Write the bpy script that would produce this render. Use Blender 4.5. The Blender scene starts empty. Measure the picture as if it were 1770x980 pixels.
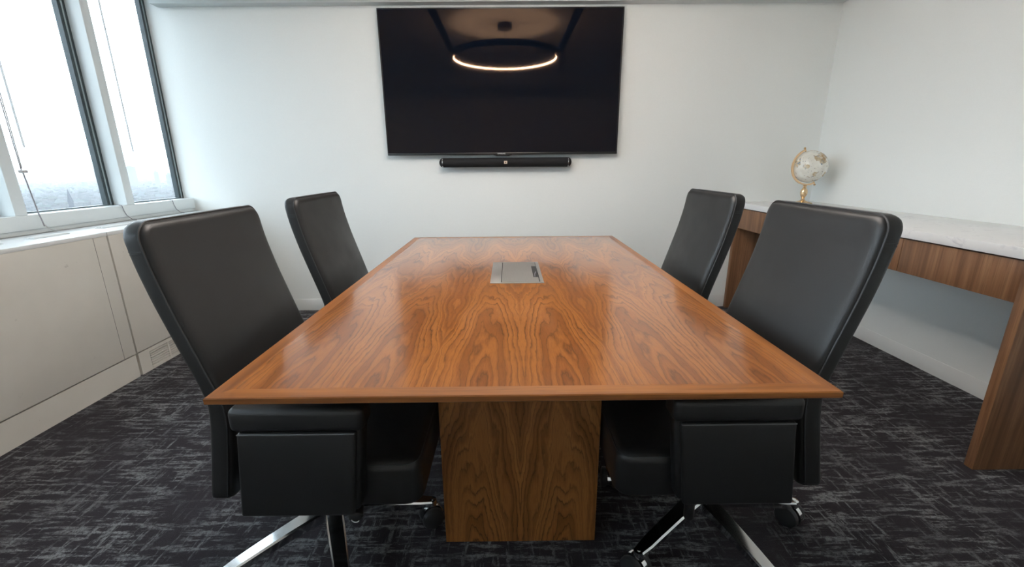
import bpy, bmesh, math, random
from mathutils import Vector, Matrix
random.seed(7)
scene = bpy.context.scene
COL = scene.collection
PI = math.pi

# ------------------------------------------------------------------ camera
F_PX, PITCH, YAW, ROLL, CAM_H = 746.45, 0.2663, 0.0054, 0.0081, 1.1543
cp, sp, cy, sy = math.cos(PITCH), math.sin(PITCH), math.cos(YAW), math.sin(YAW)
fwd = Vector((sy*cp, cy*cp, -sp)); rgt = Vector((cy, -sy, 0)); dwn = fwd.cross(rgt)
cr, sr = math.cos(ROLL), math.sin(ROLL)
r2 = cr*rgt + sr*dwn; d2 = -sr*rgt + cr*dwn
cam = bpy.data.cameras.new('camera'); cam.sensor_width = 36.0; cam.lens = F_PX/1770*36
cam.clip_start = 0.02; cam.clip_end = 30000
cam_o = bpy.data.objects.new('camera', cam); COL.objects.link(cam_o)
m = Matrix.Identity(4)
for i, v in enumerate((r2, -d2, -fwd)):
    for j in range(3): m[j][i] = v[j]
m[2][3] = CAM_H
cam_o.matrix_world = m
scene.camera = cam_o

# ------------------------------------------------------------------ world (bright overcast sky)
SKY = 4.3
w = bpy.data.worlds.new('overcast_sky'); scene.world = w; w.use_nodes = True
nt = w.node_tree; nt.nodes.clear()
out = nt.nodes.new('ShaderNodeOutputWorld'); bg = nt.nodes.new('ShaderNodeBackground')
tc = nt.nodes.new('ShaderNodeTexCoord'); mp = nt.nodes.new('ShaderNodeMapping'); mp.inputs['Scale'].default_value = (2, 2, 5)
nz = nt.nodes.new('ShaderNodeTexNoise'); nz.inputs['Scale'].default_value = 1.6; nz.inputs['Detail'].default_value = 6
rp = nt.nodes.new('ShaderNodeValToRGB')
rp.color_ramp.elements[0].position = .35; rp.color_ramp.elements[0].color = (.70, .85, 1.0, 1)
rp.color_ramp.elements[1].position = .65; rp.color_ramp.elements[1].color = (.90, .955, 1.0, 1)
nt.links.new(tc.outputs['Generated'], mp.inputs['Vector']); nt.links.new(mp.outputs[0], nz.inputs['Vector'])
nt.links.new(nz.outputs['Fac'], rp.inputs['Fac']); nt.links.new(rp.outputs['Color'], bg.inputs['Color'])
bg.inputs['Strength'].default_value = SKY
nt.links.new(bg.outputs[0], out.inputs['Surface'])
scene.view_settings.view_transform = 'Standard'; scene.view_settings.look = 'None'
scene.view_settings.gamma = 1.0; scene.view_settings.use_curve_mapping = False
scene.view_settings.exposure = 0.40

# ------------------------------------------------------------------ helpers
class MB:
    """collects geometry; build() links it as one mesh object"""
    def __init__(s): s.v = []; s.f = []; s.uv = None; s.sm = []
    def add(s, vs, fs, smooth=False):
        b = len(s.v); s.v += [tuple(p) for p in vs]
        for f in fs: s.f.append(tuple(b+i for i in f)); s.sm.append(smooth)
        return s
    def box(s, x0, x1, y0, y1, z0, z1):
        vs = [(x, y, z) for z in (z0, z1) for y in (y0, y1) for x in (x0, x1)]
        return s.add(vs, [(0,2,3,1),(4,5,7,6),(0,1,5,4),(2,6,7,3),(0,4,6,2),(1,3,7,5)])
    def loft(s, rings, cap0=True, cap1=True, closed=True, smooth=True):
        n = len(rings[0]); vs = [p for r in rings for p in r]; fs = []
        for i in range(len(rings)-1):
            for j in range(n if closed else n-1):
                k = (j+1) % n
                fs.append((i*n+j, i*n+k, (i+1)*n+k, (i+1)*n+j))
        if cap0: fs.append(tuple(reversed(range(n))))
        if cap1: fs.append(tuple((len(rings)-1)*n+j for j in range(n)))
        return s.add(vs, fs, smooth)
    def tube(s, pts, r, n=8, closed=False, cap=True):
        pts = [Vector(p) for p in pts]; rings = []; N = len(pts)
        rr = r if isinstance(r, (list, tuple)) else [r]*N
        prev = None
        for i, p in enumerate(pts):
            a = pts[(i-1) % N] if (closed or i > 0) else p
            b = pts[(i+1) % N] if (closed or i < N-1) else p
            t = (b-a).normalized()
            ref = prev if prev is not None else (Vector((0,0,1)) if abs(t.z) < .9 else Vector((1,0,0)))
            e1 = (ref - t*ref.dot(t)).normalized(); e2 = t.cross(e1); prev = e1
            rings.append([p + rr[i]*(math.cos(2*PI*k/n)*e1 + math.sin(2*PI*k/n)*e2) for k in range(n)])
        if closed: rings.append(rings[0])
        return s.loft(rings, cap and not closed, cap and not closed)
    def lathe(s, prof, n=24, c=(0,0,0), axis='z'):
        rings = []
        for r, h in prof:
            ring = []
            for k in range(n):
                a = 2*PI*k/n; x, y = r*math.cos(a), r*math.sin(a)
                ring.append({'z': (c[0]+x, c[1]+y, c[2]+h), 'y': (c[0]+y, c[1]+h, c[2]+x), 'x': (c[0]+h, c[1]+x, c[2]+y)}[axis])
            rings.append(ring)
        return s.loft(rings)
    def mesh(s, name, ang=35):
        me = bpy.data.meshes.new(name); me.from_pydata(s.v, [], s.f)
        bm = bmesh.new(); bm.from_mesh(me)
        bmesh.ops.recalc_face_normals(bm, faces=bm.faces); bm.to_mesh(me); bm.free()
        me.polygons.foreach_set('use_smooth', s.sm)
        if any(s.sm): me.set_sharp_from_angle(angle=math.radians(ang))
        return me
    def build(s, name, mat, parent=None, bevel=0, seg=2, ang=35):
        me = s.mesh(name, ang)
        if bevel:
            bm = bmesh.new(); bm.from_mesh(me)
            bmesh.ops.bevel(bm, geom=[e for e in bm.edges if len(e.link_faces) == 2 and e.calc_face_angle(0) > .6], offset=bevel, segments=seg, affect='EDGES', profile=.5)
            for f in bm.faces: f.smooth = True
            bm.to_mesh(me); bm.free(); me.set_sharp_from_angle(angle=math.radians(40))
        return link(name, me, mat, parent)
def link(name, me, mat, parent=None):
    o = bpy.data.objects.new(name, me); COL.objects.link(o)
    if mat and not me.materials: me.materials.append(mat)
    if parent: o.parent = parent
    return o
def empty(name, loc=(0,0,0), rz=0):
    o = bpy.data.objects.new(name, None); COL.objects.link(o); o.location = loc; o.rotation_euler = (0,0,rz)
    o.empty_display_size = .1
    return o
def tag(o, label=None, cat=None, group=None, kind=None):
    if label: o['label'] = label
    if cat: o['category'] = cat
    if group: o['group'] = group
    if kind: o['kind'] = kind
    return o
def struct(o, label=None): 
    o['kind'] = 'structure'
    if label: o['label'] = label
    return o
def bx(name, mat, x0, x1, y0, y1, z0, z1, parent=None, bevel=0, seg=2):
    return MB().box(x0, x1, y0, y1, z0, z1).build(name, mat, parent, bevel, seg)

# ------------------------------------------------------------------ materials
class NT:
    def __init__(s, name):
        s.m = bpy.data.materials.new(name); s.m.use_nodes = True; s.t = s.m.node_tree
        s.b = s.t.nodes['Principled BSDF']; s.out = s.t.nodes['Material Output']
    def n(s, t, **kw):
        nd = s.t.nodes.new(t)
        for k, v in kw.items(): setattr(nd, k, v)
        return nd
    def l(s, a, b): s.t.links.new(a, b)
    def val(s, sock, v):
        if hasattr(v, 'links') or isinstance(v, bpy.types.NodeSocket): s.l(v, sock)
        else: sock.default_value = v
    def math(s, op, a, b=0.0, c=None, clamp=False):
        nd = s.n('ShaderNodeMath', operation=op); nd.use_clamp = clamp
        s.val(nd.inputs[0], a); s.val(nd.inputs[1], b)
        if c is not None: s.val(nd.inputs[2], c)
        return nd.outputs[0]
    def coord(s, out='Object', scale=(1,1,1), rot=(0,0,0), loc=(0,0,0)):
        t = s.n('ShaderNodeTexCoord'); mp = s.n('ShaderNodeMapping')
        mp.inputs['Scale'].default_value = scale; mp.inputs['Rotation'].default_value = rot; mp.inputs['Location'].default_value = loc
        s.l(t.outputs[out], mp.inputs['Vector']); return mp.outputs[0]
    def noise(s, vec, scale, detail=3, rough=.55, dist=0):
        nd = s.n('ShaderNodeTexNoise'); s.l(vec, nd.inputs['Vector'])
        nd.inputs['Scale'].default_value = scale; nd.inputs['Detail'].default_value = detail
        nd.inputs['Roughness'].default_value = rough; nd.inputs['Distortion'].default_value = dist
        return nd.outputs['Fac']
    def ramp(s, fac, stops, interp='LINEAR'):
        nd = s.n('ShaderNodeValToRGB'); cr = nd.color_ramp; cr.interpolation = interp
        while len(cr.elements) < len(stops): cr.elements.new(.5)
        for e, (p, c) in zip(cr.elements, stops):
            e.position = p; e.color = (c, c, c, 1) if not hasattr(c, '__len__') else (*c, 1)
        s.l(fac, nd.inputs['Fac']); return nd.outputs['Color']
    def mix(s, fac, a, b, mode='MIX'):
        nd = s.n('ShaderNodeMix', data_type='RGBA', blend_type=mode)
        s.val(nd.inputs[0], fac)
        for i, x in ((6, a), (7, b)):
            if isinstance(x, tuple): nd.inputs[i].default_value = (*x, 1)
            else: s.l(x, nd.inputs[i])
        return nd.outputs[2]
    def bump(s, h, strength=.2, dist=.002):
        nd = s.n('ShaderNodeBump'); nd.inputs['Strength'].default_value = strength; nd.inputs['Distance'].default_value = dist
        s.l(h, nd.inputs['Height']); s.l(nd.outputs[0], s.b.inputs['Normal'])
    def set(s, **kw):
        for k, v in kw.items():
            k = {'color': 'Base Color', 'rough': 'Roughness', 'metal': 'Metallic', 'coat': 'Coat Weight', 'coatr': 'Coat Roughness', 'spec': 'Specular IOR Level',
                 'ior': 'IOR', 'sheen': 'Sheen Weight', 'emit': 'Emission Color', 'estr': 'Emission Strength'}.get(k, k)
            if isinstance(v, tuple) and len(v) == 3: v = (*v, 1)
            s.val(s.b.inputs[k], v)
        return s.m

def plain(name, color, rough=.5, metal=0, spec=.5, noise=0, nscale=300, bump=.1, coat=0):
    t = NT(name); t.set(color=color, rough=rough, metal=metal, spec=spec, coat=coat)
    if noise:
        v = t.coord(); n = t.noise(v, nscale, 4); t.bump(n, bump, .001)
        t.l(t.mix(noise, color, t.ramp(n, [(.3, tuple(c*.75 for c in color)), (.7, tuple(min(1, c*1.2) for c in color))])), t.b.inputs['Base Color'])
    return t.m

def leaf_veneer(name, slope, d0, freq, seed, light, mid, dark, rough=.3):
    """crown-cut veneer: UV.x = metres from the leaf's heart, UV.y = metres along the leaf"""
    t = NT(name)
    uv = t.n('ShaderNodeUVMap'); sep = t.n('ShaderNodeSeparateXYZ'); t.l(uv.outputs[0], sep.inputs[0])
    u, v = sep.outputs[0], sep.outputs[1]
    def cmb(su, sv):
        c = t.n('ShaderNodeCombineXYZ'); t.l(t.math('MULTIPLY', u, su), c.inputs[0]); t.l(t.math('MULTIPLY', v, sv), c.inputs[1]); c.inputs[2].default_value = seed
        return c.outputs[0]
    w1 = t.math('SUBTRACT', t.noise(cmb(9, 1.7), 1.0, 2), .5)
    w2 = t.math('SUBTRACT', t.noise(cmb(34, 8), 1.0, 3, .6), .5)
    w3 = t.math('SUBTRACT', t.noise(cmb(150, 14), 1.0, 2, .6), .5)
    d = t.math('ADD', t.math('MULTIPLY_ADD', v, slope, d0), t.math('MULTIPLY', w1, .11))
    uu = t.math('ADD', u, t.math('MULTIPLY', w1, .05))
    r = t.math('SQRT', t.math('ADD', t.math('MULTIPLY', uu, uu), t.math('MULTIPLY', d, d)))
    r = t.math('ADD', r, t.math('ADD', t.math('MULTIPLY', w2, .022), t.math('MULTIPLY', w3, .005)))
    n1 = t.n('ShaderNodeTexNoise', noise_dimensions='1D'); t.l(t.math('MULTIPLY', r, freq*.45), n1.inputs['W']); n1.inputs['Scale'].default_value = 1; n1.inputs['Detail'].default_value = 2
    fr = t.math('FRACT', t.math('MULTIPLY', r, freq))
    line = t.ramp(fr, [(0, .45), (.12, 0), (.55, .06), (.82, .40), (.94, 1.0), (1, .45)])
    bands = t.ramp(n1.outputs['Fac'], [(.36, 0), (.5, .5), (.62, 1)])
    pores = t.noise(cmb(1300, 28), 1.0, 2, .7)
    cloud = t.noise(cmb(5, 1.1), 1.0, 2)
    base = t.mix(bands, light, mid)
    base = t.mix(t.math('MULTIPLY', t.math('MULTIPLY', line, .85), t.ramp(t.noise(cmb(14, 2.5), 1.0, 2), [(.3, .25), (.65, 1)])), base, dark)
    base = t.mix(t.ramp(pores, [(.50, 0), (.72, .45)]), base, dark)
    base = t.mix(.22, base, t.ramp(cloud, [(.3, .35), (.7, .9)]), 'OVERLAY')
    t.l(base, t.b.inputs['Base Color']); t.set(rough=rough, spec=.15, coat=1.0, coatr=.15); t.b.inputs['Coat IOR'].default_value = 1.55
    t.bump(pores, .04, .0005)
    return t.m

def straight_wood(name, light, mid, dark, rough=.35, use_uv=False, sc=(70, 70, 1.6), pore=6):
    t = NT(name)
    if use_uv:
        uvn = t.n('ShaderNodeUVMap'); mp = t.n('ShaderNodeMapping'); mp.inputs['Scale'].default_value = sc; t.l(uvn.outputs[0], mp.inputs['Vector']); v = mp.outputs[0]
    else: v = t.coord('Object', sc)
    a = t.noise(v, .35, 3, .6); b = t.noise(v, 1.5, 4, .65); c = t.noise(v, pore, 2, .7)
    col = t.ramp(a, [(.32, light), (.5, mid), (.68, dark)])
    col = t.mix(t.ramp(b, [(.45, 0), (.7, .65)]), col, dark)
    col = t.mix(t.ramp(c, [(.5, 0), (.75, .35)]), col, tuple(x*.6 for x in dark))
    t.l(col, t.b.inputs['Base Color']); t.set(rough=rough); t.bump(c, .05, .0005)
    return t.m

W_LIGHT, W_MID, W_DARK = (.395, .146, .032), (.235, .078, .0165), (.050, .0165, .0055)
M = {}
M['veneer'] = leaf_veneer('walnut crown veneer', .105, .006, 82, 3.1, W_LIGHT, W_MID, W_DARK, .30)
M['veneer_base_shaded'] = leaf_veneer('walnut crown veneer shaded', .22, .004, 90, 8.4, (.33, .135, .037), (.20, .074, .019), (.045, .016, .006), .42)  # table walnut darkened: shade under the top put into the pedestal's colour
M['edge_wood'] = straight_wood('walnut lipping', (.36, .140, .036), (.28, .102, .025), (.16, .055, .015), .3, True, (90, 2.2, 1))
M['rift'] = straight_wood('rift walnut', (.33, .175, .09), (.25, .122, .06), (.14, .066, .031), .38)
M['leather'] = None
def leather():
    t = NT('black leather'); v = t.coord()
    vo = t.n('ShaderNodeTexVoronoi'); t.l(v, vo.inputs['Vector']); vo.inputs['Scale'].default_value = 520
    n = t.noise(v, 60, 4); soft = t.noise(v, 9, 2)
    h = t.math('ADD', vo.outputs['Distance'], t.math('MULTIPLY', n, .6))
    t.bump(h, .10, .0012)
    t.set(color=(.0105, .0108, .0115), rough=.42, spec=.55)
    t.l(t.ramp(soft, [(.3, .38), (.7, .47)]), t.b.inputs['Roughness'])
    return t.m
M['leather'] = leather()
M['thread'] = plain('black seam thread', (.035, .038, .042), .6)
M['edge_glint'] = plain('painted edge glint', (.16, .165, .17), .2)  # pale grey on black leather: highlight of the arm panel edge painted in
M['chrome'] = plain('polished aluminium', (.78, .79, .80), .10, 1)
M['plastic'] = plain('black plastic', (.012, .012, .013), .38)
M['rubber'] = plain('caster tread', (.028, .030, .033), .42)
M['white_mark'] = plain('white print', (.8, .8, .8), .5)
M['wall'] = plain('painted wall', (.845, .872, .855), .62, 0, .35, .06, 240, .05)
M['ceiling'] = plain('ceiling paint', (.86, .87, .86), .8, 0, .3, .04, 180, .04)
M['baseboard'] = plain('baseboard paint', (.82, .835, .82), .5, 0, .4)
M['bulk'] = plain('bulkhead paint', (.70, .735, .735), .65, 0, .3)
def heater_mat():
    t = NT('painted heater steel'); v = t.coord(); n = t.noise(v, 3.2, 3); sc = t.noise(v, 26, 3, .6)
    c = t.ramp(n, [(.3, (.68, .655, .60)), (.7, (.74, .715, .66))])
    c = t.mix(t.ramp(sc, [(.70, 0), (.78, .35)]), c, (.36, .33, .29))
    t.l(c, t.b.inputs['Base Color']); t.set(rough=.5, spec=.4); return t.m
M['heater'] = heater_mat()
M['sill'] = plain('white sill enamel', (.80, .82, .82), .35)
M['dark_gap'] = plain('dark gap', (.02, .02, .02), .8)
M['frame_white'] = plain('window aluminium white', (.74, .79, .80), .4)
M['gasket'] = plain('dark window gasket', (.035, .05, .055), .35)
M['gasket_light'] = plain('gasket spacer', (.30, .36, .38), .35)
M['tv_body'] = plain('tv bezel', (.008, .008, .009), .3)
t = NT('tv screen'); t.set(color=(.0030, .0058, .0118), rough=.035, spec=.27); t.b.inputs['Specular Tint'].default_value = (1, .64, .40, 1); M['screen'] = t.m
M['grille_cloth'] = plain('soundbar cloth', (.012, .012, .013), .8, 0, .3, .6, 900, .5)
M['cream'] = plain('badge cream', (.75, .62, .48), .4)
M['badge_dark'] = plain('badge mark', (.12, .06, .035), .5)
M['brass'] = plain('brass', (.83, .60, .36), .2, 1)
M['brass_satin'] = plain('satin brass', (.86, .62, .38), .38, 1)
M['lamp_black'] = plain('lamp dark metal', (.018, .014, .012), .45)
M['wire'] = plain('black wire', (.02, .02, .02), .5)
M['cord'] = plain('cord', (.30, .30, .33), .6)
M['cord_white'] = plain('white cord', (.55, .55, .56), .6)
M['wand'] = None
t = NT('clear wand'); t.set(color=(.80, .86, .90), rough=.4); _tr = t.n('ShaderNodeBsdfTransparent'); _mx = t.n('ShaderNodeMixShader'); _mx.inputs[0].default_value = .80
t.l(_tr.outputs[0], _mx.inputs[1]); t.l(t.b.outputs[0], _mx.inputs[2]); t.l(_mx.outputs[0], t.out.inputs['Surface']); M['wand'] = t.m
M['steel'] = None
t = NT('brushed aluminium'); v = t.coord('Object', (900, 12, 12)); n = t.noise(v, 1, 2)
t.set(color=(.50, .495, .475), metal=1.0, rough=.42); t.l(t.ramp(n, [(.3, .36), (.7, .5)]), t.b.inputs['Roughness']); t.bump(n, .04, .0003); M['steel'] = t.m
t = NT('led'); t.set(color=(0, 0, 0), emit=(1.0, .90, .82), estr=355.0); M['led'] = t.m
def quartz():
    t = NT('white quartz'); v = t.coord(); n = t.noise(v, 16, 6, .65, 1.2); m2 = t.noise(v, 5, 3)
    k = t.math('MULTIPLY', t.ramp(n, [(.56, 0), (.66, 1)]), t.ramp(m2, [(.42, 0), (.62, .6)]))
    t.l(t.mix(k, (.80, .80, .80), (.50, .50, .54)), t.b.inputs['Base Color']); t.set(rough=.22); return t.m
M['quartz'] = quartz()
def carpet():
    t = NT('charcoal woven carpet')
    geo = t.n('ShaderNodeTexCoord')
    def streak(sx, sy, s, det=3, rough=.6):
        mp = t.n('ShaderNodeMapping'); mp.inputs['Scale'].default_value = (sx, sy, 1); t.l(geo.outputs['Object'], mp.inputs['Vector'])
        return t.noise(mp.outputs[0], s, det, rough)
    ax = t.ramp(streak(6.5, 44, 1.0, 5, .68), [(.50, 0), (.58, 1)])
    ay = t.ramp(streak(44, 6.5, 1.0, 5, .68), [(.54, 0), (.62, 1)])
    patch = t.ramp(streak(3.2, 3.2, 1.0, 4, .6), [(.36, .12), (.58, 1)])
    brk = t.ramp(streak(75, 75, 1.0, 3, .7), [(.36, .1), (.54, 1)])
    k = t.math('MULTIPLY', t.math('MAXIMUM', ax, t.math('MULTIPLY', ay, .9)), t.math('MULTIPLY', patch, brk))
    loops = streak(420, 420, 1.0, 2)
    dk = t.mix(streak(6, 6, 1.0, 2), (.030, .027, .033), (.044, .039, .047))
    col = t.mix(t.math('MULTIPLY', k, .92), dk, (.30, .312, .325))
    col = t.mix(t.ramp(loops, [(.35, .55), (.6, 0)]), col, (.008, .0075, .009))
    t.l(col, t.b.inputs['Base Color']); t.set(rough=.95, spec=.1, sheen=.05)
    t.bump(t.math('ADD', loops, t.math('MULTIPLY', k, .4)), .6, .004)
    return t.m
M['carpet'] = carpet()
def glass():
    t = NT('window glass'); tr = t.n('ShaderNodeBsdfTransparent'); tr.inputs[0].default_value = (.95, .975, .98, 1)
    gl = t.n('ShaderNodeBsdfGlossy'); gl.inputs['Roughness'].default_value = .01
    mx = t.n('ShaderNodeMixShader'); lw = t.n('ShaderNodeLayerWeight')
    f5 = t.math('MULTIPLY_ADD', t.math('POWER', lw.outputs['Facing'], 5.0), .5, .03)
    t.l(f5, mx.inputs[0]); t.l(tr.outputs[0], mx.inputs[1]); t.l(gl.outputs[0], mx.inputs[2]); t.l(mx.outputs[0], t.out.inputs['Surface'])
    return t.m
M['glass'] = glass()
def globe_mat():
    t = NT('inlaid pearl globe'); v = t.coord('Object', (1, 1, 1), (0.3, .2, .5))
    n = t.noise(v, 13, 5, .6); g = t.noise(v, 30, 3); ln = t.noise(v, 55, 2)
    land = t.ramp(n, [(.53, 0), (.55, 1)])
    lc = t.ramp(g, [(.3, (.36, .18, .08)), (.45, (.50, .38, .22)), (.6, (.62, .54, .40)), (.72, (.06, .20, .36))])
    sea = t.ramp(g, [(.3, (.74, .72, .64)), (.7, (.83, .82, .76))])
    c = t.mix(land, sea, lc); c = t.mix(t.ramp(ln, [(.62, 0), (.68, .6)]), c, (.18, .17, .16))
    t.l(c, t.b.inputs['Base Color']); t.set(rough=.22, coat=.5); return t.m
M['globe'] = globe_mat()

# ------------------------------------------------------------------ the room
XR, YB, XW, XH, ZC, YR = 2.374, 3.444, -2.45, -2.131, 2.60, -.95
ZH = 0.833                                     # heater top
struct(bx('floor', M['carpet'], XW-.2, XR+.15, YR-.15, YB+.15, -.12, 0))
struct(bx('wall_back', M['wall'], -2.566, XR+.15, YB, YB+.15, 0, 2.75))
struct(bx('wall_right', M['wall'], XR, XR+.15, YR, YB, 0, 2.75))
struct(bx('wall_rear', M['wall'], -2.70, XR+.15, YR-.15, YR, 0, 2.75))
# ceiling with two long air slots cut into it
SX = ((-.770, -.680), (.650, .740)); SY0, SY1 = .46, 2.75
cb = MB()
xs = [XW-.25, SX[0][0], SX[0][1], SX[1][0], SX[1][1], XR+.15]
for i in range(5):
    if i in (1, 3):
        cb.box(xs[i], xs[i+1], YR-.15, SY0, ZC, ZC+.15); cb.box(xs[i], xs[i+1], SY1, YB+.15, ZC, ZC+.15)
    else: cb.box(xs[i], xs[i+1], YR-.15, YB+.15, ZC, ZC+.15)
ceil = struct(cb.build('ceiling', M['ceiling']))
for a, b in SX: bx('air_slot', M['dark_gap'], a, b, SY0, SY1, ZC+.004, ZC+.10, ceil)
struct(bx('trim_1', M['bulk'], XW, XR, YB-.07, YB, 2.245, ZC))
struct(bx('baseboard_back', M['baseboard'], XH, XR-.004, YB-.004, YB, 0, .098, None, .0015))
struct(bx('baseboard_right', M['baseboard'], XR-.004, XR, YR, YB-.004, 0, .091, None, .0015))
# window wall: spandrel, header, posts, plinth
wl = struct(bx('wall_left', M['wall'], -2.70, XW-.10, YR, YB, 0, .86))
bx('window_header', M['wall'], -2.70, XW, YR, YB, 2.46, 2.75, wl)
PITCHW = .652
posts = [2.8565 - PITCHW*k for k in range(6)]
edges = [YB+.029] + posts + [YR]
struct(bx('trim_2', M['frame_white'], XW-.10, XW, YR, YB-.012, .856, .930, None, .003))
struct(bx('trim_3', M['frame_white'], XW-.10, XW-.012, YR, YB, ZH, .856))
for k, p in enumerate(posts):
    struct(bx('trim_%d' % (4+k), M['frame_white'], -2.56, XW, p-.029, p+.029, .930, 2.46, None, .003))
for k in range(len(edges)-1):
    y1 = edges[k] - .029; y0 = edges[k+1] + .029
    if y1 - y0 < .1: continue
    wo = bpy.data.objects.new('window_%d' % (k+1), None); COL.objects.link(wo); wo.location = (-2.535, y0, .93); struct(wo)
    def wp(nm, mt, *b, bev=0):
        o = bx(nm, mt, b[0]+2.535, b[1]+2.535, b[2]-y0, b[3]-y0, b[4]-.93, b[5]-.93, wo, bev); return o
    f = MB(); X0, X1 = -2.565+2.535, -2.535+2.535; L = y1-y0; H = 1.53; g = .046
    f.box(X0, X1, 0, g, -.05, H); f.box(X0, X1, L-g, L, -.05, H); f.box(X0, X1, g, L-g, -.05, .008); f.box(X0, X1, g, L-g, H-.03, H)
    fr = f.build('frame', M['gasket'], wo)
    s = MB(); s.box(X1-.001, X1+.003, L-.028, L-.019, .006, H-.02); s.box(X1-.001, X1+.003, g, L-.02, .0005, .004)
    s.build('spacer', M['gasket_light'], fr)
    wp('pane', M['glass'], -2.556, -2.550, y0+g-.004, y1-g+.004, .93-.04, 2.44)

# ------------------------------------------------------------------ heater cabinets under the windows
YS = 2.285
def heater(y0, y1, label, strip, grille_y):
    r = empty('heater_cabinet', (XH, y0, 0)); L = y1-y0; D = XW - XH   # D negative: towards the window
    tag(r, label, 'heater')
    P = lambda nm, mt, x0, x1, a, b, z0, z1, par=r, bev=0: bx(nm, mt, x0, x1, a, b, z0, z1, par, bev)
    P('kickboard_core', M['heater'], D+.01, -.018, .004, L-.002, 0, .135)
    if grille_y is None:
        P('kickboard', M['heater'], -.018, -.002, .004, L-.004, .0, .132)
    else:
        a, b = grille_y[0]-y0, grille_y[1]-y0
        k = MB(); k.box(-.018, -.002, .010, a, 0, .132); k.box(-.018, -.002, b, L, 0, .132); k.box(-.018, -.002, a, b, .112, .132); k.box(-.018, -.002, a, b, 0, .012)
        kb = k.build('kickboard', M['heater'], r)
        P('grille_back', M['dark_gap'], -.0178, -.015, a, b, .012, .112, kb)
        n = 4; wc = (b-a)/n; me = None
        for c in range(n):
            if c: P('grille_bar', M['heater'], -.014, -.002, a+c*wc-.005, a+c*wc+.005, .012, .112, kb)
            for q in range(7):
                if me is None:
                    mb = MB(); mb.add([(x, y, z) for y in (0, wc-.010) for x, z in ((-.010, .004), (.0, 0), (.0, .0045), (-.010, .0085))],
                                      [(0,1,2,3),(7,6,5,4),(0,4,5,1),(1,5,6,2),(2,6,7,3),(3,7,4,0)])
                    me = mb.mesh('grille_slat'); me.materials.append(M['heater'])
                o = link('grille_slat', me, None, kb); o.location = (-.003, a+c*wc+.005, .0125+q*.0142)
    fp = P('front_panel', M['heater'], -.03, .004, .003, L-.003, .140, ZH-.004, r, .002)
    if strip: P('panel_seam', M['dark_gap'], .003, .0043, L-.080, L-.0785, .142, ZH-.006, fp)
    P('body', M['heater'], D+.01, -.03, .002, L-.002, .135, ZH-.02)
    tp = P('top_sill', M['sill'], D+.002, .006, 0.001, L-.001, ZH-.02, ZH, r, .002)
    for a in ((1.45, 2.06) if strip else (2.43, 3.05)):
        ln = .50
        if a-y0 < .02 or a+ln > y1: ln = min(ln, y1-a-.03)
        gv = P('air_outlet', M['frame_white'], -.185, -.135, a-y0, a-y0+ln-.02, ZH, ZH+.004, tp)
        for q in range(3): P('outlet_blade', M['sill'], -.180+q*.016, -.172+q*.016, a-y0+.004, a-y0+ln-.024, ZH+.004, ZH+.007, gv)
    return r
heater(YR+.01, YS-.002, 'long cream steel heater cabinet with plain kickboard under the windows', True, None)
heater(YS+.002, YB-.006, 'short cream heater cabinet with louvred grille, beside the white TV wall', False, (2.372, 2.95))

# blind wands and cords hanging at the windows
for yw, lab in ((2.285, 'clear blind wand hanging beside a knotted blind cord'), (2.935, 'clear blind wand hanging at the window next to the TV wall')):
    b = empty('window_blind', (-2.425, yw, 2.36)); 
    tag(b, 'raised window blind with ' + lab, 'blind', 'raised blinds')
    bx('headrail', M['frame_white'], -.022, .018, -.02, .46 if yw > 2.5 else .50, .03, .075, b, .003)
    for q in range(6): bx('slat', M['frame_white'], -.020, .016, -.012, .45 if yw > 2.5 else .49, .002+q*.0045, .0045+q*.0045, b)
    MB().tube([(0, 0, .03), (0, 0, -1.09), (0, 0, -1.10)], [.0045, .0045, .003], 8).build('wand', M['wand'], b)
    if yw < 2.5:
        MB().tube([(-.004, -.042, .03), (-.006, -.040, -1.21)], .0022, 6).build('cord', M['cord'], b)
        MB().tube([(-.004, -.030, .03), (-.004, -.036, -1.20)], .0022, 6).build('cord', M['cord_white'], b)
        MB().box(-.012, .012, -.052, -.026, -1.222, -1.208).build('cord_cleat', M['cord_white'], b, .003)
        MB().tube([(-.004, -.038, -1.21), (.0, -.034, -1.30), (.006, -.030, -1.42), (.012, -.024, -1.49)], .003, 6).build('cord', M['cord'], b)
        MB().tube([(.012, -.024, -1.48), (.016, -.012, -1.50), (.028, -.004, -1.513), (.04, .004, -1.519)], .003, 6).build('cord', M['cord_white'], b)
for y, lab in ((2.775, 'short thin cord curling down the window plinth below the broad post'), (3.20, 'short thin cord hanging over the window plinth near the wall corner')):
    tag(MB().tube([(XW-.01, y, .934), (XW+.006, y+.003, .931), (XW+.008, y+.006, .90), (XW+.008, y+.02, .868), (XW+.02, y+.04, .84), (XW+.04, y+.05, .8355)], .0025, 6).build('blind_cord', M['cord']), lab, 'cord')

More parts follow.
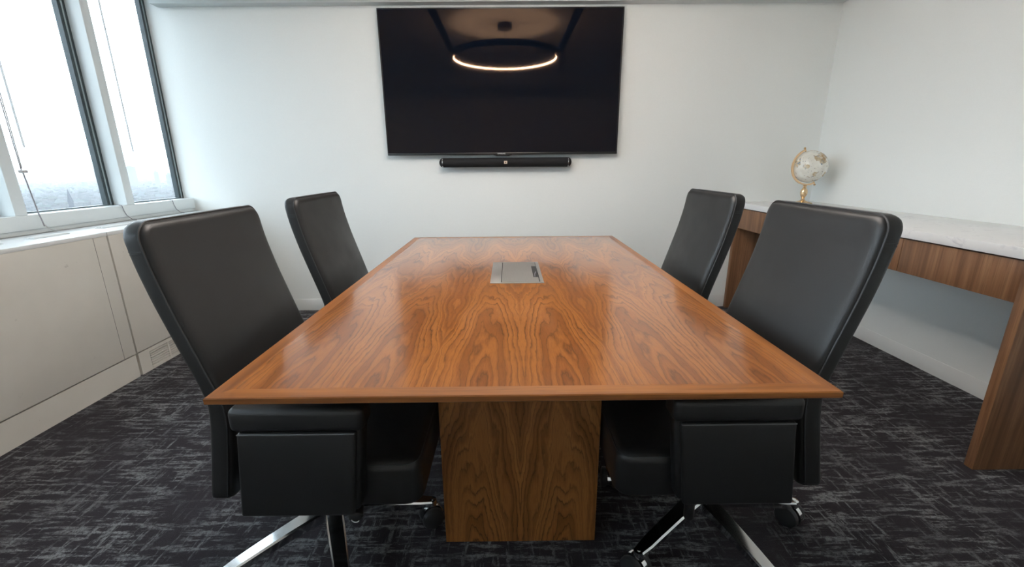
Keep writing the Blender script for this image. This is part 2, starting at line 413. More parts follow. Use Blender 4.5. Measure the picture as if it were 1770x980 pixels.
# ------------------------------------------------------------------ television and soundbar
tv = empty('television', (-.0447, YB, 1.2346)); tag(tv, 'large black flat-screen television mounted on the white wall', 'television')
hw, th = .8594, .978
bx('back_case', M['tv_body'], -hw*.93, hw*.93, -.046, -.012, .04, th-.05, tv, .01)
bx('wall_bracket', M['tv_body'], -.3, .3, -.014, -.001, .3, .7, tv)
b = MB(); B = .0085
b.box(-hw, hw, -.060, -.044, 0, .016); b.box(-hw, hw, -.060, -.044, th-B, th); b.box(-hw, -hw+B, -.060, -.044, .016, th-B); b.box(hw-B, hw, -.060, -.044, .016, th-B)
b.build('bezel', M['tv_body'], tv, .0015)
bx('screen', M['screen'], -hw+B-.001, hw-B+.001, -.0575, -.045, .015, th-B+.001, tv)
tb = MB(); tb.add([(x, y, z) for y in (-.060, -.050) for x, z in ((-.075, .001), (.075, .001), (.045, -.010), (-.045, -.010))], [(0,1,2,3),(7,6,5,4),(0,4,5,1),(1,5,6,2),(2,6,7,3),(3,7,4,0)])
tb.build('sensor_lip', M['tv_body'], tv, .001)
def text(s, size, loc, rot, mat, parent, name, ex=.0004):
    cu = bpy.data.curves.new(name, 'FONT'); cu.body = s; cu.size = size; cu.align_x = 'CENTER'; cu.align_y = 'CENTER'; cu.extrude = ex
    o = bpy.data.objects.new('tmp', cu); COL.objects.link(o)
    dg = bpy.context.evaluated_depsgraph_get(); me = bpy.data.meshes.new_from_object(o.evaluated_get(dg))
    bpy.data.objects.remove(o); me.materials.clear(); me.materials.append(mat)
    o = link(name, me, None, parent); o.location = loc; o.rotation_euler = rot; return o
text('SAMSUNG', .013, (-.008, -.0605, .0075), (PI/2, 0, 0), M['white_mark'], tv, 'logo')

sb = empty('soundbar', (-.0235, YB, 1.179)); tag(sb, 'long black fabric soundbar with rounded metal-rimmed ends under the television', 'soundbar')
def capsule_ring(x, k, ry=.036, rz=.035, n=20, yc=-.062):
    return [(x, yc+ry*k*math.cos(2*PI*i/n), rz*k*math.sin(2*PI*i/n)) for i in range(n)]
HL = .498
MB().loft([capsule_ring(-HL+.030, .985), capsule_ring(HL-.030, .985)]).build('speaker_body', M['grille_cloth'], sb)
for s in (-1, 1):
    MB().loft([capsule_ring(s*(HL-.030), 1.0), capsule_ring(s*(HL-.024), 1.0)]).build('chrome_rim', M['chrome'], sb)
    MB().loft([capsule_ring(s*(HL-.030+.030*math.sin(a)), .985*math.cos(a)+.02) for a in [i*PI/12 for i in range(1, 7)]]).build('end_cap', M['grille_cloth'], sb)
bx('wall_bracket', M['plastic'], -.12, .12, -.03, -.001, -.02, .02, sb)
lg = bx('logo', M['cream'], -.0105, .0135, -.0995, -.094, -.0105, .0105, sb, .001)
bx('logo_mark', M['badge_dark'], -.0025, .0055, -.1002, -.099, -.004, .004, lg)

# ------------------------------------------------------------------ conference table
TX0, TX1, TY0, TY1, TZ = -.5744, .6256, .7243, 2.6011, .74
tx, ty = (TX0+TX1)/2, (TY0+TY1)/2
T = empty('conference_table', (tx, ty, 0)); tag(T, 'rectangular walnut conference table on a wide walnut pedestal', 'table')
hx, hy = (TX1-TX0)/2, (TY1-TY0)/2; BW = .035
def uvmesh(name, quads, mat, parent, ang=None):
    """quads: list of (four points, four uvs)"""
    me = bpy.data.meshes.new(name); vs = []; fs = []; uvs = []
    for ps, us in quads:
        b = len(vs); vs += ps; fs.append(tuple(range(b, b+len(ps)))); uvs += us
    me.from_pydata(vs, [], fs); ul = me.uv_layers.new(name='UVMap')
    for i, u in enumerate(uvs): ul.data[i].uv = u
    return link(name, me, mat, parent)
# core below the veneer, with the undercut edge
c = MB()
c.loft([[(-hx+a, -hy+a, z), (hx-a, -hy+a, z), (hx-a, hy-a, z), (-hx+a, hy-a, z)] for a, z in ((.085, .690), (.004, .7245))], smooth=False)
top_core = c.build('table_top_core', M['edge_wood'], T)
# four mitred lipping pieces: top face, vertical edge, small arris
def lipping(p0, p1, inward):
    p0, p1 = Vector(p0), Vector(p1); d = (p1-p0); L = d.length; d.normalize(); n = Vector(inward)
    prof = [(BW, .7245), (.004, .7245), (.0, .7275), (.0, .7380), (.002, .7400), (BW, .7400)]
    quads = []
    P = lambda s, a, z: tuple((p0 + d*a if s == 0 else p1 - d*a) + n*a + Vector((0, 0, z)))
    run = 0
    for i in range(len(prof)):
        (a0, z0), (a1, z1) = prof[i], prof[(i+1) % len(prof)]; st = math.hypot(a1-a0, z1-z0)
        quads.append(([P(0, a0, z0), P(1, a0, z0), P(1, a1, z1), P(0, a1, z1)], [(run, a0), (run, L-a0), (run+st, L-a1), (run+st, a1)])); run += st
    for s in (0, 1): quads.append(([P(s, a, z) for a, z in prof], [(a, z) for a, z in prof]))
    o = uvmesh('edge_lipping', quads, M['edge_wood'], T)
    bm = bmesh.new(); bm.from_mesh(o.data); bmesh.ops.recalc_face_normals(bm, faces=bm.faces); bm.to_mesh(o.data); bm.free()
lipping((-hx, -hy, 0), (hx, -hy, 0), (0, 1, 0)); lipping((hx, -hy, 0), (hx, hy, 0), (-1, 0, 0))
lipping((hx, hy, 0), (-hx, hy, 0), (0, -1, 0)); lipping((-hx, hy, 0), (-hx, -hy, 0), (1, 0, 0))
# six book-matched veneer leaves
seams = [-hx+BW, -.358-tx, -.167-tx, .028-tx, .226-tx, .42-tx, hx-BW]
HX0, HX1, HY0, HY1 = -.072-tx, .1255-tx, 1.519-ty, 1.872-ty
for i in range(6):
    a, bq = seams[i], seams[i+1]; sgn = 1 if i % 2 else -1
    # heart of the leaf, a little off its middle and mirrored leaf by leaf
    heart = {0: seams[1]-.10, 5: seams[5]+.10}.get(i, (a+bq)/2)
    off = .012
    U = lambda x: sgn*(x-heart)+off
    y0, y1 = -hy+BW, hy-BW; z = .7399
    q = []
    def pz(xa, xb, ya, yb): q.append(([(xa, ya, z), (xb, ya, z), (xb, yb, z), (xa, yb, z)], [(U(xa), ya-y0), (U(xb), ya-y0), (U(xb), yb-y0), (U(xa), yb-y0)]))
    pz(a, bq, y0, y1)
    g = .0002
    for (pa, pb) in (((a+g, y0), (a+g, y1)), ((bq-g, y1), (bq-g, y0)), ((bq, y0), (a, y0)), ((a, y1), (bq, y1))):
        q.append(([(pa[0], pa[1], z), (pb[0], pb[1], z), (pb[0], pb[1], .7245), (pa[0], pa[1], .7245)], [(U(pa[0]), pa[1]-y0)]*4))
    uvmesh('veneer_leaf', q, M['veneer'], T)
# pedestal
PX0, PX1, PY0, PY1 = -.2095-tx, .2623-tx, 1.1119-ty, 2.2135-ty
bx('pedestal_core', M['edge_wood'], PX0+.001, PX1-.001, PY0+.001, PY1-.001, .0, .692, T)
pm = (PX0+PX1)/2
def ped(pa, pb, mirror):
    L = math.hypot(pb[0]-pa[0], pb[1]-pa[1]); hw_ = L/2
    U = (lambda s: (s-hw_)*1.0+.01) if not mirror else (lambda s: -(s-hw_)+.01)
    uvmesh('pedestal_veneer', [([(*pa, 0), (*pb, 0), (*pb, .692), (*pa, .692)], [(U(0), 0), (U(L), 0), (U(L), .692), (U(0), .692)])], M['veneer_base_shaded'], T)
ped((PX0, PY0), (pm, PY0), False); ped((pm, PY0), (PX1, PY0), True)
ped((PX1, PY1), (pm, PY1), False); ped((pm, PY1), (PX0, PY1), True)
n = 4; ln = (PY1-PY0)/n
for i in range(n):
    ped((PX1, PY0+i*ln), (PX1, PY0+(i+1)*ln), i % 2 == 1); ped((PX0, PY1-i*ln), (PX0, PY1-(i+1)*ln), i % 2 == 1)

# power box let into the table top
pb = empty('power_box', ((HX0+HX1)/2+tx, (HY0+HY1)/2+ty, TZ)); tag(pb, 'brushed aluminium flip-lid power box set into the table top', 'power box')
pw, pl = (HX1-HX0)/2, (HY1-HY0)/2
f = MB(); zz = .0022
f.box(-pw, pw, -pl, -pl+.012, 0, zz); f.box(-pw, pw, pl-.012, pl, 0, zz); f.box(-pw, -pw+.040, -pl+.012, pl-.012, 0, zz); f.box(pw-.014, pw, -pl+.012, pl-.012, 0, zz)
f.build('frame', M['steel'], pb, .0006)
bx('recess', M['dark_gap'], -pw+.04, pw-.014, -pl+.012, pl-.012, 0, .0006, pb)
l = MB(); LX0, LX1 = -pw+.0425, pw-.0165; sy0, sy1, sx = -.095, .095, LX1-.018
l.box(LX0, sx, -pl+.0135, pl-.0135, .0007, zz+.0002); l.box(sx, LX1, -pl+.0135, sy0, .0007, zz+.0002); l.box(sx, LX1, sy1, pl-.0135, .0007, zz+.0002)
l.build('lid', M['steel'], pb)
bx('lid_edge_strip', M['chrome'], pw-.0155, pw-.0135, -pl+.014, pl-.014, zz, zz+.0012, pb)
for yy in (-pl+.014, pl-.020): bx('hinge_pin', M['plastic'], -pw+.0395, -pw+.0435, yy, yy+.006, zz-.001, zz+.0006, pb)
MB().tube([(sx+.006, sy0+.01, .0008), (sx+.008, sy0+.05, .0022), (sx+.013, sy0+.09, .0012)], .0014, 6).build('cable', M['cord'], pb)

# ------------------------------------------------------------------ conference chairs (local: faces +x, origin at the column on the floor)
def sample(tbl, z):
    for (z0, a), (z1, b) in zip(tbl, tbl[1:]):
        if z <= z1:
            t = (z-z0)/(z1-z0); t = max(0, min(1, t)); return a+(b-a)*t
    return tbl[-1][1]
def smooth_sample(tbl, z, h=.025): return sum(sample(tbl, z+k*h/3) for k in (-3, -2, -1, 0, 1, 2, 3))/7
REAR = [(_z, _x-.016) for _z, _x in [(.30, -.188), (.335, -.183), (.45, -.162), (.55, -.145), (.61, -.140), (.65, -.150), (.70, -.165), (.78, -.190), (.86, -.214), (.95, -.236), (1.03, -.248), (1.10, -.252)]]
ZB0, ZB1, BHW = .335, 1.043, .228
def wid(z, r=.042):
    d = ZB1 - z
    if d < r: 
        k = r-d; return BHW - r + math.sqrt(max(0, r*r-k*k))
    d = z - ZB0
    if d < .02: k = .02-d; return BHW - .02 + math.sqrt(max(0, .0004-k*k))
    return BHW
def stations(n=26):
    zs = [ZB0 + .02*(1-math.cos(i/4*PI/2)) for i in range(5)]
    zs += [ZB0+.02 + (ZB1-.042-ZB0-.02)*i/n for i in range(1, n)]
    zs += [ZB1-.042 + .042*math.sin(i/8*PI/2) for i in range(9)]
    return zs
def back_shell_mesh():
    rings = []
    for z in stations():
        xr = smooth_sample(REAR, z); w = wid(z); t = .039 + .007*max(0, min(1, (.66-z)/.1)); r = .012
        zz = min(z, ZB1-.0005); edge = max(0, 1-(ZB1-z)/.014); ra = .010*edge*edge
        ring = []
        for (cx, cyy, a0) in ((t-.004, w-.004, 0), (r+ra, w-r, 90), (r+ra, -w+r, 180), (t-.004, -w+.004, 270)):
            rr = .004 if cx == t-.004 else r
            for k in range(4):
                a = math.radians(a0+30*k); ring.append((xr+cx+rr*math.cos(a), cyy+rr*math.sin(a), zz))
        rings.append(ring)
    return MB().loft(rings).mesh('back_shell', 40)
def back_cushion_mesh():
    # a grid over the front face, puffed forward of the seam
    zs = stations(); ny = 24; rings = []
    for z in zs:
        xr = smooth_sample(REAR, z); w = wid(z) - .003; t = .037 + .007*max(0, min(1, (.66-z)/.1))
        ring = []
        for j in range(ny+1):
            v = -math.cos(PI*j/ny); y = w*v
            dy = w-abs(y); dz = max(0, min(ZB1-.003-z, z-ZB0+.004)); 
            e = min(1, dy/.015); e2 = min(1, dz/.015)
            k = math.sqrt(max(0, 1-(1-e)**2))*math.sqrt(max(0, 1-(1-e2)**2))
            bow = .012*(1-(y/w)**2)*min(1, dz/.25)
            ring.append((xr+t+(.0125*k+bow*k), y, min(z, ZB1-.003)))
        ring += [(xr+t-.006, p[1], p[2]) for p in reversed(ring)]
        rings.append(ring)
    return MB().loft(rings).mesh('back_cushion', 60)
def seam_path(off=.0385, inset=-.0005, zmin=.345):
    pts = []
    zs = [z for z in stations() if z > zmin]
    for s in (1, -1):
        seq = zs if s == 1 else list(reversed(zs))
        for z in seq:
            pts.append((smooth_sample(REAR, z)+off+.007*max(0, min(1, (.66-z)/.1)), s*(wid(z)-inset), min(z, ZB1) - (inset if z > ZB1-.02 else 0)))
    return pts
def rounded_slab(x0, x1, y0, y1, z0, z1, r, crown=0, nose=0, n=6, seg=18):
    """soft upholstered block: rounded plan corners, rounded top and bottom edges, slight crown"""
    rings = []
    prof = [(r*(1-math.sin(a)), z0 + r*(1-math.cos(a))) for a in [PI/2*i/n for i in range(n+1)]]
    rb = r*.45; prof = [(rb*(1-math.sin(PI/2*i/n)), z0 + rb*(1-math.cos(PI/2*i/n))) for i in range(n+1)]
    prof += [(r*(1-math.cos(PI/2*i/n)), z1 - r*(1-math.sin(PI/2*i/n))) for i in range(n+1)]
    def plan(ins):
        rc = .045; pts = []
        for cx, cyy, a0 in ((x1-rc, y1-rc, 0), (x0+rc*.5, y1-rc*.5, 90), (x0+rc*.5, y0+rc*.5, 180), (x1-rc, y0+rc, 270)):
            rr = (rc if cx == x1-rc else rc*.5) - ins
            for k in range(5):
                a = math.radians(a0+22.5*k); pts.append((cx+max(rr, .001)*math.cos(a), cyy+max(rr, .001)*math.sin(a)))
        return pts
    for ins, z in prof: rings.append([(x, y, z) for x, y in plan(ins)])
    mb = MB(); mb.loft(rings, True, False)
    if crown:
        base = plan(r); cx = sum(p[0] for p in base)/len(base); cyy = sum(p[1] for p in base)/len(base)
        rr = []
        for k in range(0, 6):
            s = 1-k/6; rr.append([(cx+(x-cx)*s, cyy+(y-cyy)*s, z1+crown*(1-s*s)) for x, y in base])
        mb.loft(rr, False, True)
    else: mb.add([(x, y, z1) for x, y in plan(r)], [tuple(range(20))], True)
    bm_fix = mb.mesh('slab', 50)
    bm = bmesh.new(); bm.from_mesh(bm_fix); bmesh.ops.remove_doubles(bm, verts=bm.verts, dist=1e-5); bmesh.ops.recalc_face_normals(bm, faces=bm.faces); bm.to_mesh(bm_fix); bm.free()
    bm_fix.set_sharp_from_angle(angle=math.radians(50))
    return bm_fix
MESH = {}
def once(key, mk, mat):
    if key not in MESH:
        me = mk(); me.name = key; me.materials.append(mat); MESH[key] = me
    return MESH[key]
AX0, AX1, AYO, AYI, AZ0, AZ1 = -.062, .240, .298, .238, .350, .640
LEAN = .115
def arm_frame():
    b = MB().box(AX0+.012, AX1-.008, AYI, AYO-.012, AZ0+.004, AZ1-.05); lean(b); return bevel_mesh(b, .010, 3)
def lean(b): b.v = [(x-LEAN*max(0, AZ1-.05-z), y, z) for x, y, z in b.v]
def bevel_mesh(b, off, seg):
    me = b.mesh('m'); bm = bmesh.new(); bm.from_mesh(me)
    bmesh.ops.bevel(bm, geom=bm.edges[:], offset=off, segments=seg, affect='EDGES', profile=.5)
    for f in bm.faces: f.smooth = True
    bm.to_mesh(me); bm.free(); me.set_sharp_from_angle(angle=math.radians(45)); return me
def arm_panel():
    # slightly tapered side panel, rounded corners
    b = MB(); vs = []
    for y in (AYO-.016, AYO):
        for x, z in ((AX0+.014, AZ0), (AX1-.018, AZ0), (AX1-.018, AZ1-.062), (AX0+.014, AZ1-.062)): vs.append((x, y, z))
    b.add(vs, [(0,1,2,3),(7,6,5,4),(0,4,5,1),(1,5,6,2),(2,6,7,3),(3,7,4,0)]); lean(b); return bevel_mesh(b, .0078, 4)
def arm_pad():
    b = MB().box(AX0, AX1, AYI-.006, AYO+.004, AZ1-.060, AZ1); return bevel_mesh(b, .016, 5)
def arm_seam():
    x0, x1, y0, y1, z, r = AX0+.006, AX1-.006, AYI, AYO-.002, AZ1-.010, .012
    pts = []
    for cx, cyy, a0 in ((x1-r, y1-r, 0), (x0+r, y1-r, 90), (x0+r, y0+r, 180), (x1-r, y0+r, 270)):
        for k in range(4): a = math.radians(a0+30*k); pts.append((cx+r*math.cos(a), cyy+r*math.sin(a), z))
    return MB().tube(pts, .0016, 6, closed=True).mesh('arm_seam')
SX0, SX1, SYW, SZ0, SZ1 = -.105, .342, .234, .318, .450
def seat_seam(z=SZ1-.012):
    r = .045; x0, x1, yw = SX0, SX1+.0004, SYW+.0004; pts = []
    ins = .0055
    for cx, cyy, a0 in ((x1-r, yw-r, 0), (x0+.022, yw-.022, 90), (x0+.022, -yw+.022, 180), (x1-r, -yw+r, 270)):
        rr = (r if cx == x1-r else .022) - ins
        for k in range(5): a = math.radians(a0+22.5*k); pts.append((cx+rr*math.cos(a), cyy+rr*math.sin(a), z))
    return MB().tube(pts, .0016, 6, closed=True).mesh('seat_seam')
def leg_mesh():
    # one spoke of the star base along +x: arched blade with flat polished top, tapering
    rings = []
    for i in range(9):
        t = i/8; x = .028 + (.310-.028)*t; zt = .128 - .034*t**1.4; w = .027 - .008*t; hgt = .042 - .016*t
        if i == 8: w *= .8
        rings.append([(x, w*.80, zt), (x, w, zt-.005), (x, w*.72, zt-hgt), (x, -w*.72, zt-hgt), (x, -w, zt-.005), (x, -w*.80, zt)])
    mb = MB().loft(rings)
    mb.lathe([(.004, .094), (.0135, .093), (.0145, .088), (.0145, .072), (.010, .070)], 14, (.310, 0, 0))
    return mb.mesh('base_leg', 30)
def wheel_mesh():
    return MB().lathe([(.006, -.0105), (.028, -.0105), (.0335, -.008), (.036, -.003), (.036, .004), (.0335, .009), (.027, .0112), (.006, .0115)], 28, (0,0,0), 'y').mesh('wheel', 30)
def hood_mesh():
    # curved fork plate running over the top between the two wheels
    rings = []
    for i in range(13):
        a = math.radians(-25 + 155*i/12); c, s = math.cos(a), math.sin(a)
        rings.append([(r_*c, y, r_*s) for r_, y in ((.0385, .0075), (.0385, -.0075), (.030, -.0075), (.030, .0075))])
    mb = MB().loft(rings, smooth=False)
    mb.lathe([(.0055, .030), (.0075, .034), (.0075, .044), (.0055, .046), (.0055, .060)], 12, (.006, 0, 0))
    mb.lathe([(.005, -.02), (.005, .02)], 10, (0,0,0), 'y')
    return mb.mesh('caster', 30)
GROUP = 'leather chairs around the conference table'
def chair(loc, rz, label, base_rot, caster_rots, lever_side):
    r = empty('conference_chair', loc, rz); tag(r, label, 'chair', GROUP)
    sh = link('back_shell', once('back_shell', back_shell_mesh, M['leather']), None, r)
    link('back_seam', once('back_seam', lambda: MB().tube(seam_path(), .0017, 6).mesh('s'), M['thread']), None, sh)
    for s in (1, -1):
        for dz in (0, .007):
            z = ZB1-.062-dz; xr = smooth_sample(REAR, z)
            MB().tube([(xr+.006, s*(BHW-.0012), z), (xr+.014, s*(BHW+.0002), z), (xr+.034, s*(BHW+.0002), z)], .0009, 5).build('corner_stitch', M['thread'], sh)
    link('back_cushion', once('back_cushion', back_cushion_mesh, M['leather']), None, r)
    st = link('seat', once('seat', lambda: rounded_slab(SX0, SX1, -SYW, SYW, SZ0, SZ1, .030, .018), M['leather']), None, r)
    link('seat_seam', once('seat_seam', seat_seam, M['thread']), None, st)
    for s in (1, -1):
        am = link('armrest', once('armrest', arm_frame, M['leather']), None, r); am.scale = (1, s, 1)
        link('side_panel', once('side_panel', arm_panel, M['leather']), None, am)
        pad = link('arm_pad', once('arm_pad', arm_pad, M['leather']), None, am)
        link('pad_seam', once('pad_seam', arm_seam, M['thread']), None, am)
        MB().tube([(AX0+.016, AYO+.0012, AZ1-.0640), (AX1-.022, AYO+.0012, AZ1-.0640)], .0018, 6).build('panel_edge_glint', M['edge_glint'], am)  # thin pale tube drawing the highlight along the panel's top edge
        bx('arm_bracket', M['plastic'], -.03, .03, .20, .25, .308, .362, r, .004)
    mc = bevel_mesh(MB().box(-.10, .15, -.10, .10, .268, .322), .012, 2)
    link('tilt_mechanism', mc, M['plastic'], r)
    MB().lathe([(.010, .09), (.030, .09), (.032, .125), (.030, .135), (.026, .137), (.026, .225), (.016, .226), (.016, .29)], 20).build('gas_lift', M['plastic'], r)
    MB().lathe([(.020, .075), (.042, .078), (.044, .118), (.038, .131), (.020, .134)], 24).build('base_hub', M['chrome'], r)
    # height lever with a stubby knob
    if lever_side < 0:
        lv = MB().tube([(.08, -.08, .298), (.150, -.16, .288)], .006, 8).build('lever', M['plastic'], r)
        kn = MB().tube([(.146, -.155, .289), (.150, -.165, .286), (.158, -.208, .266), (.159, -.213, .264)], [.012, .018, .020, .016], 16).build('lever_knob', M['plastic'], lv)
        MB().tube([(.159+.011*math.cos(a), -.2145-.000*a, .264+.011*math.sin(a)) for a in [math.radians(200+14*q) for q in range(10)]], .0013, 5).build('knob_mark', M['white_mark'], kn)
    else:
        lv = MB().tube([(.08, .08, .298), (.128, .190, .292)], .006, 8).build('lever', M['plastic'], r)
        MB().tube([(.128, .190, .304), (.128, .191, .300), (.128, .198, .222), (.128, .1985, .217)], [.011, .014, .0135, .010], 16).build('lever_knob', M['plastic'], lv)
    for k in range(5):
        a = base_rot + 2*PI*k/5
        lg_ = link('base_leg', once('base_leg', leg_mesh, M['chrome']), None, r); lg_.rotation_euler = (0, 0, a)
        ca = link('caster', once('caster', hood_mesh, M['chrome']), None, r)
        cr_ = math.radians(caster_rots[k]); ca.rotation_euler = (0, 0, cr_)
        px_, py_ = .310*math.cos(a), .310*math.sin(a)
        ca.location = (px_-.006*math.cos(cr_), py_-.006*math.sin(cr_), .036)
        for s in (1, -1):
            wl_ = link('wheel', once('wheel', wheel_mesh, M['rubber']), None, ca); wl_.location = (0, s*.0195, 0); wl_.scale = (1, s, 1)
    return r
chair((-.570, 1.148, 0), 0, 'black leather conference chair on the window side at the table end away from the television', math.radians(8), (30, 20, 100, 215, 35), -1)
chair((-.585, 1.872, 0), 0, 'black leather conference chair on the window side at the table end by the television', math.radians(20), (40, 10, 80, 130, 65), -1)
chair((.612, 1.168, 0), PI, 'black leather conference chair on the worktop side at the table end away from the television', PI+math.radians(0), (122, 150, 80, 128, 80), 1)
chair((.635, 1.872, 0), PI, 'black leather conference chair on the worktop side at the table end by the television', math.radians(25), (50, 90, 10, 120, 70), 1)

# ------------------------------------------------------------------ built-in side desk and stone worktop
DX, DY0, DY1 = 1.79, 1.415, YB-.003
dk = empty('side_desk', (DX, DY0, 0)); tag(dk, 'built-in walnut side desk with flat drawer fronts along the right wall', 'desk')
Ld = DY1-DY0; Dd = XR-.006-DX
bx('side_panel', M['rift'], 0, Dd, 0, .034, 0, .824, dk, .0015)
bx('side_panel', M['rift'], 0, Dd, Ld-.036, Ld-.001, 0, .824, dk, .0015)
bx('carcass', M['rift'], .030, Dd, .034, Ld-.036, .676, .818, dk)
fw = (Ld-.070-.004)/4
for i in range(4): bx('drawer_front', M['rift'], .008, .028, .036+i*fw+.0012, .036+(i+1)*fw-.0012, .668, .819, dk, .001)
wt = bx('stone_worktop', M['quartz'], 0, XR-.001-DX+.006, 0, YB-.002-DY0+.010, 0, .040, None, .0025); wt.location = (DX-.006, DY0-.010, .8255)
tag(wt, 'white speckled quartz worktop on the walnut side desk', 'worktop')

# ------------------------------------------------------------------ globe
GX, GY, GZ = 2.163, 3.20, .8662
gl = empty('desk_globe', (GX-.010, GY, GZ)); tag(gl, 'pale inlaid stone globe on a turned brass stand', 'globe')
CZ = 1.131-GZ; GR = .112; CX = .012
MB().lathe([(.001, 0), (.062, 0), (.064, .006), (.058, .012), (.040, .017), (.020, .024), (.013, .032), (.010, .042), (.013, .050), (.021, .066), (.024, .084), (.021, .100), (.012, .114), (.009, .122), (.013, .127), (.013, .131), (.008, .136), (.008, CZ-GR-.016)], 28).build('stand', M['brass'], gl)
sp_me = bpy.data.meshes.new('sphere'); bm = bmesh.new(); bmesh.ops.create_uvsphere(bm, u_segments=48, v_segments=28, radius=GR)
for f in bm.faces: f.smooth = True
bm.to_mesh(sp_me); bm.free()
sph = link('sphere', sp_me, M['globe'], gl); sph.location = (CX, 0, CZ); sph.rotation_euler = (0, math.radians(-23), .6)
ax = math.radians(23)       # axis leans to the left at the top
def pol(a, r): return (CX + r*math.sin(a), 0, CZ + r*math.cos(a))
a0, a1 = -math.radians(24), -math.radians(24+180)
arc = []
for i in range(33):
    a = a0 + (a1-a0)*i/32; ro, ri = GR+.018, GR+.008
    arc.append([(CX+ro*math.sin(a), -.007, CZ+ro*math.cos(a)), (CX+ro*math.sin(a), .007, CZ+ro*math.cos(a)), (CX+ri*math.sin(a), .007, CZ+ri*math.cos(a)), (CX+ri*math.sin(a), -.007, CZ+ri*math.cos(a))])
MB().loft(arc).build('meridian', M['brass_satin'], gl)
for a in (a0, a1):
    MB().tube([pol(a, GR-.002), pol(a, GR+.022)], .005, 10).build('axis_pin', M['brass'], gl)
    MB().tube([pol(a, GR+.022), pol(a, GR+.025), pol(a, GR+.030), pol(a, GR+.034)], [.005, .008, .007, .002], 10).build('finial', M['brass'], gl)

# ------------------------------------------------------------------ ring pendant lamp (seen mirrored in the screen)
RC = (-.028, 1.655); RD, RZ = .552, 2.262
lp = empty('ring_pendant', (RC[0], RC[1], ZC)); tag(lp, 'dark ring pendant lamp with warm LED beads, mirrored in the television screen', 'lamp')
MB().lathe([(.001, 0), (.075, 0), (.075, -.05), (.070, -.055), (.001, -.055)], 32).build('canopy', M['lamp_black'], lp)
n = 96; rings = []
for k in range(n+1):
    a = 2*PI*k/n; rings.append([((RD+dr)*math.cos(a), (RD+dr)*math.sin(a), RZ-ZC+dz) for dr, dz in ((.0, 0), (.020, 0), (.020, .055), (.0, .055))])
ringo = MB().loft(rings, False, False, smooth=True).build('ring', M['lamp_black'], lp)
beads = MB(); nb = 170
for k in range(nb):
    a = 2*PI*(k+.5)/nb; c, s = math.cos(a), math.sin(a); e = .0062
    vs = []
    for rr in (RD-.005, RD-.0005):
        for z in (RZ-ZC+.004, RZ-ZC+.016):
            for d in (-e, e): vs.append((rr*c-d*s, rr*s+d*c, z))
    beads.add(vs, [(0,1,3,2),(4,6,7,5),(0,4,5,1),(2,3,7,6),(0,2,6,4),(1,5,7,3)])
lb = beads.build('led_beads', M['led'], lp); lb['kind'] = 'stuff'
MB().tube([(0, 0, -.05), (0, 0, RZ-ZC+.06)], .0025, 6).build('power_cable', M['wire'], lp)
for k in range(3):
    a = math.radians(90+120*k); MB().tube([(.02*math.cos(a), .02*math.sin(a), -.052), (RD*math.cos(a)+.008*math.cos(a), RD*math.sin(a)+.008*math.sin(a), RZ-ZC+.05)], .0012, 5).build('suspension_wire', M['wire'], lp)

# ------------------------------------------------------------------ the city outside, far below
GZ0 = -115.0
def city_mat(name, cols, sc):
    t = NT(name); v = t.coord('Object', (sc, sc, sc)); n = t.noise(v, 1, 4, .65)
    t.l(t.ramp(n, [(.25+.5*i/(len(cols)-1), c) for i, c in enumerate(cols)]), t.b.inputs['Base Color']); t.set(rough=1, spec=0); return t.m
M['city'] = city_mat('city ground', [(0.032, 0.042, 0.045), (0.052, 0.059, 0.063), (0.042, 0.056, 0.049), (0.07, 0.073, 0.077), (0.035, 0.045, 0.052)], .006)
M['bld'] = city_mat('city buildings', [(0.037, 0.043, 0.053), (0.068, 0.071, 0.077), (0.105, 0.105, 0.105), (0.056, 0.053, 0.053), (0.124, 0.124, 0.13)], .011)
M['trees'] = city_mat('city trees', [(0.026, 0.038, 0.034), (0.038, 0.049, 0.041), (0.056, 0.056, 0.041)], .01)
M['stone'] = city_mat('church stone', [(0.032, 0.036, 0.048), (0.048, 0.052, 0.064)], .05)
g = MB().add([(-12, -9000, GZ0), (-12, 16000, GZ0), (-16000, 16000, GZ0), (-16000, -9000, GZ0)], [(0, 1, 2, 3)]).build('city_ground', M['city'])
tag(g, kind='structure')
def polar(az, dist): return (-dist*math.sin(az), dist*math.cos(az))
bl, tr = MB(), MB()
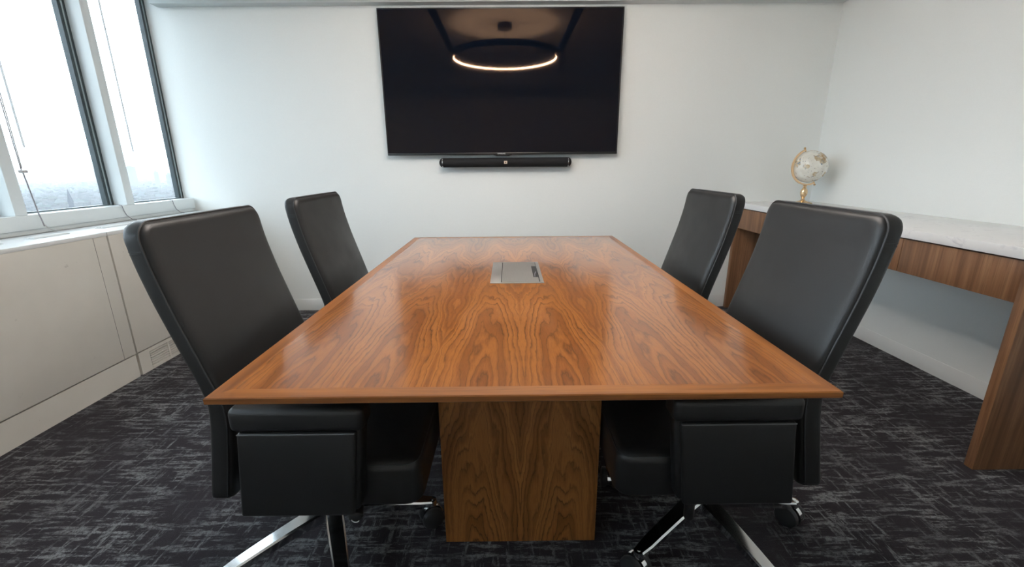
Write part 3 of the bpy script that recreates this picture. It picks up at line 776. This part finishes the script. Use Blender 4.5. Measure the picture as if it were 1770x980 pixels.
for i in range(5200):
    dist = 600*math.exp(random.random()**.8*2.5); az = math.radians(random.uniform(22, 95)); x, y = polar(az, dist)
    s = random.uniform(9, 26); s2 = s*random.uniform(.6, 2.2); hgt = random.choice([6, 7, 8, 9, 10, 12, 15]) * (1 if random.random() < .96 else 2.4)
    if random.random() < .5: s, s2 = s2, s
    if random.random() < .7: bl.box(x-s/2, x+s/2, y-s2/2, y+s2/2, GZ0, GZ0+hgt)
    else:
        q = random.uniform(6, 18); hh = random.uniform(7, 14)
        tr.lathe([(q*.4, 0), (q*.95, hh*.35), (q, hh*.6), (q*.6, hh*.92), (.5, hh)], 6, (x, y, GZ0))
nb_ = len(bl.f); bl.add(tr.v, tr.f, True)
cr_o = bl.build('city_rooftops', M['bld']); cr_o.data.materials.append(M['trees'])
for i, p in enumerate(cr_o.data.polygons): p.material_index = 1 if i >= nb_ else 0
tag(cr_o, 'low city roofs and tree clumps spread to the horizon far below', 'city', kind='stuff')
# spired church and tower blocks
az = math.radians(44.8); x, y = polar(az, 1650)
ch = empty('church', (x, y, GZ0), -az); tag(ch, 'dark church with a tall pointed spire in the far city', 'church')
bx('nave', M['stone'], -45, -4, -8, 8, 0, 14, ch)
MB().add([(-45, -9, 14), (-45, 9, 14), (-45, 0, 25), (-4, -9, 14), (-4, 9, 14), (-4, 0, 25)], [(0,1,2),(3,5,4),(0,2,5,3),(1,4,5,2),(0,3,4,1)]).build('nave_roof', M['stone'], ch)
bx('tower', M['stone'], -5, 5, -5, 5, 0, 32, ch)
MB().lathe([(6, 32), (.3, 66)], 8).build('spire', M['stone'], ch)
for azd, dist, wd, hgt, lab in ((40.1, 4200, 60, 130, 'broad pale tower block on the far city horizon'), (38.2, 3900, 26, 95, 'slender tower with a stepped top on the hazy horizon'),
                               (42.6, 4600, 22, 110, 'thin grey pair tower far off near the horizon'), (37.2, 3600, 34, 80, 'squat grey slab block near the window jamb')):
    x, y = polar(math.radians(azd), dist); tw = empty('tower_block', (x, y, GZ0), math.radians(azd)); tag(tw, lab, 'building')
    bx('shaft', M['bld'], -wd/2, wd/2, -wd/3, wd/3, 0, hgt, tw); bx('roof_plant', M['bld'], -wd/4, wd/5, -wd/5, wd/5, hgt, hgt+9, tw)
# haze lying over the city
hz = NT('city haze'); hz.t.nodes.remove(hz.b); vs_ = hz.n('ShaderNodeVolumeScatter'); vs_.inputs['Color'].default_value = (.93, .96, 1, 1); vs_.inputs['Density'].default_value = .00012
hz.l(vs_.outputs[0], hz.out.inputs['Volume'])
ho = bx('city_haze', hz.m, -15900, -40, -8900, 15900, GZ0+.5, 60); struct(ho)
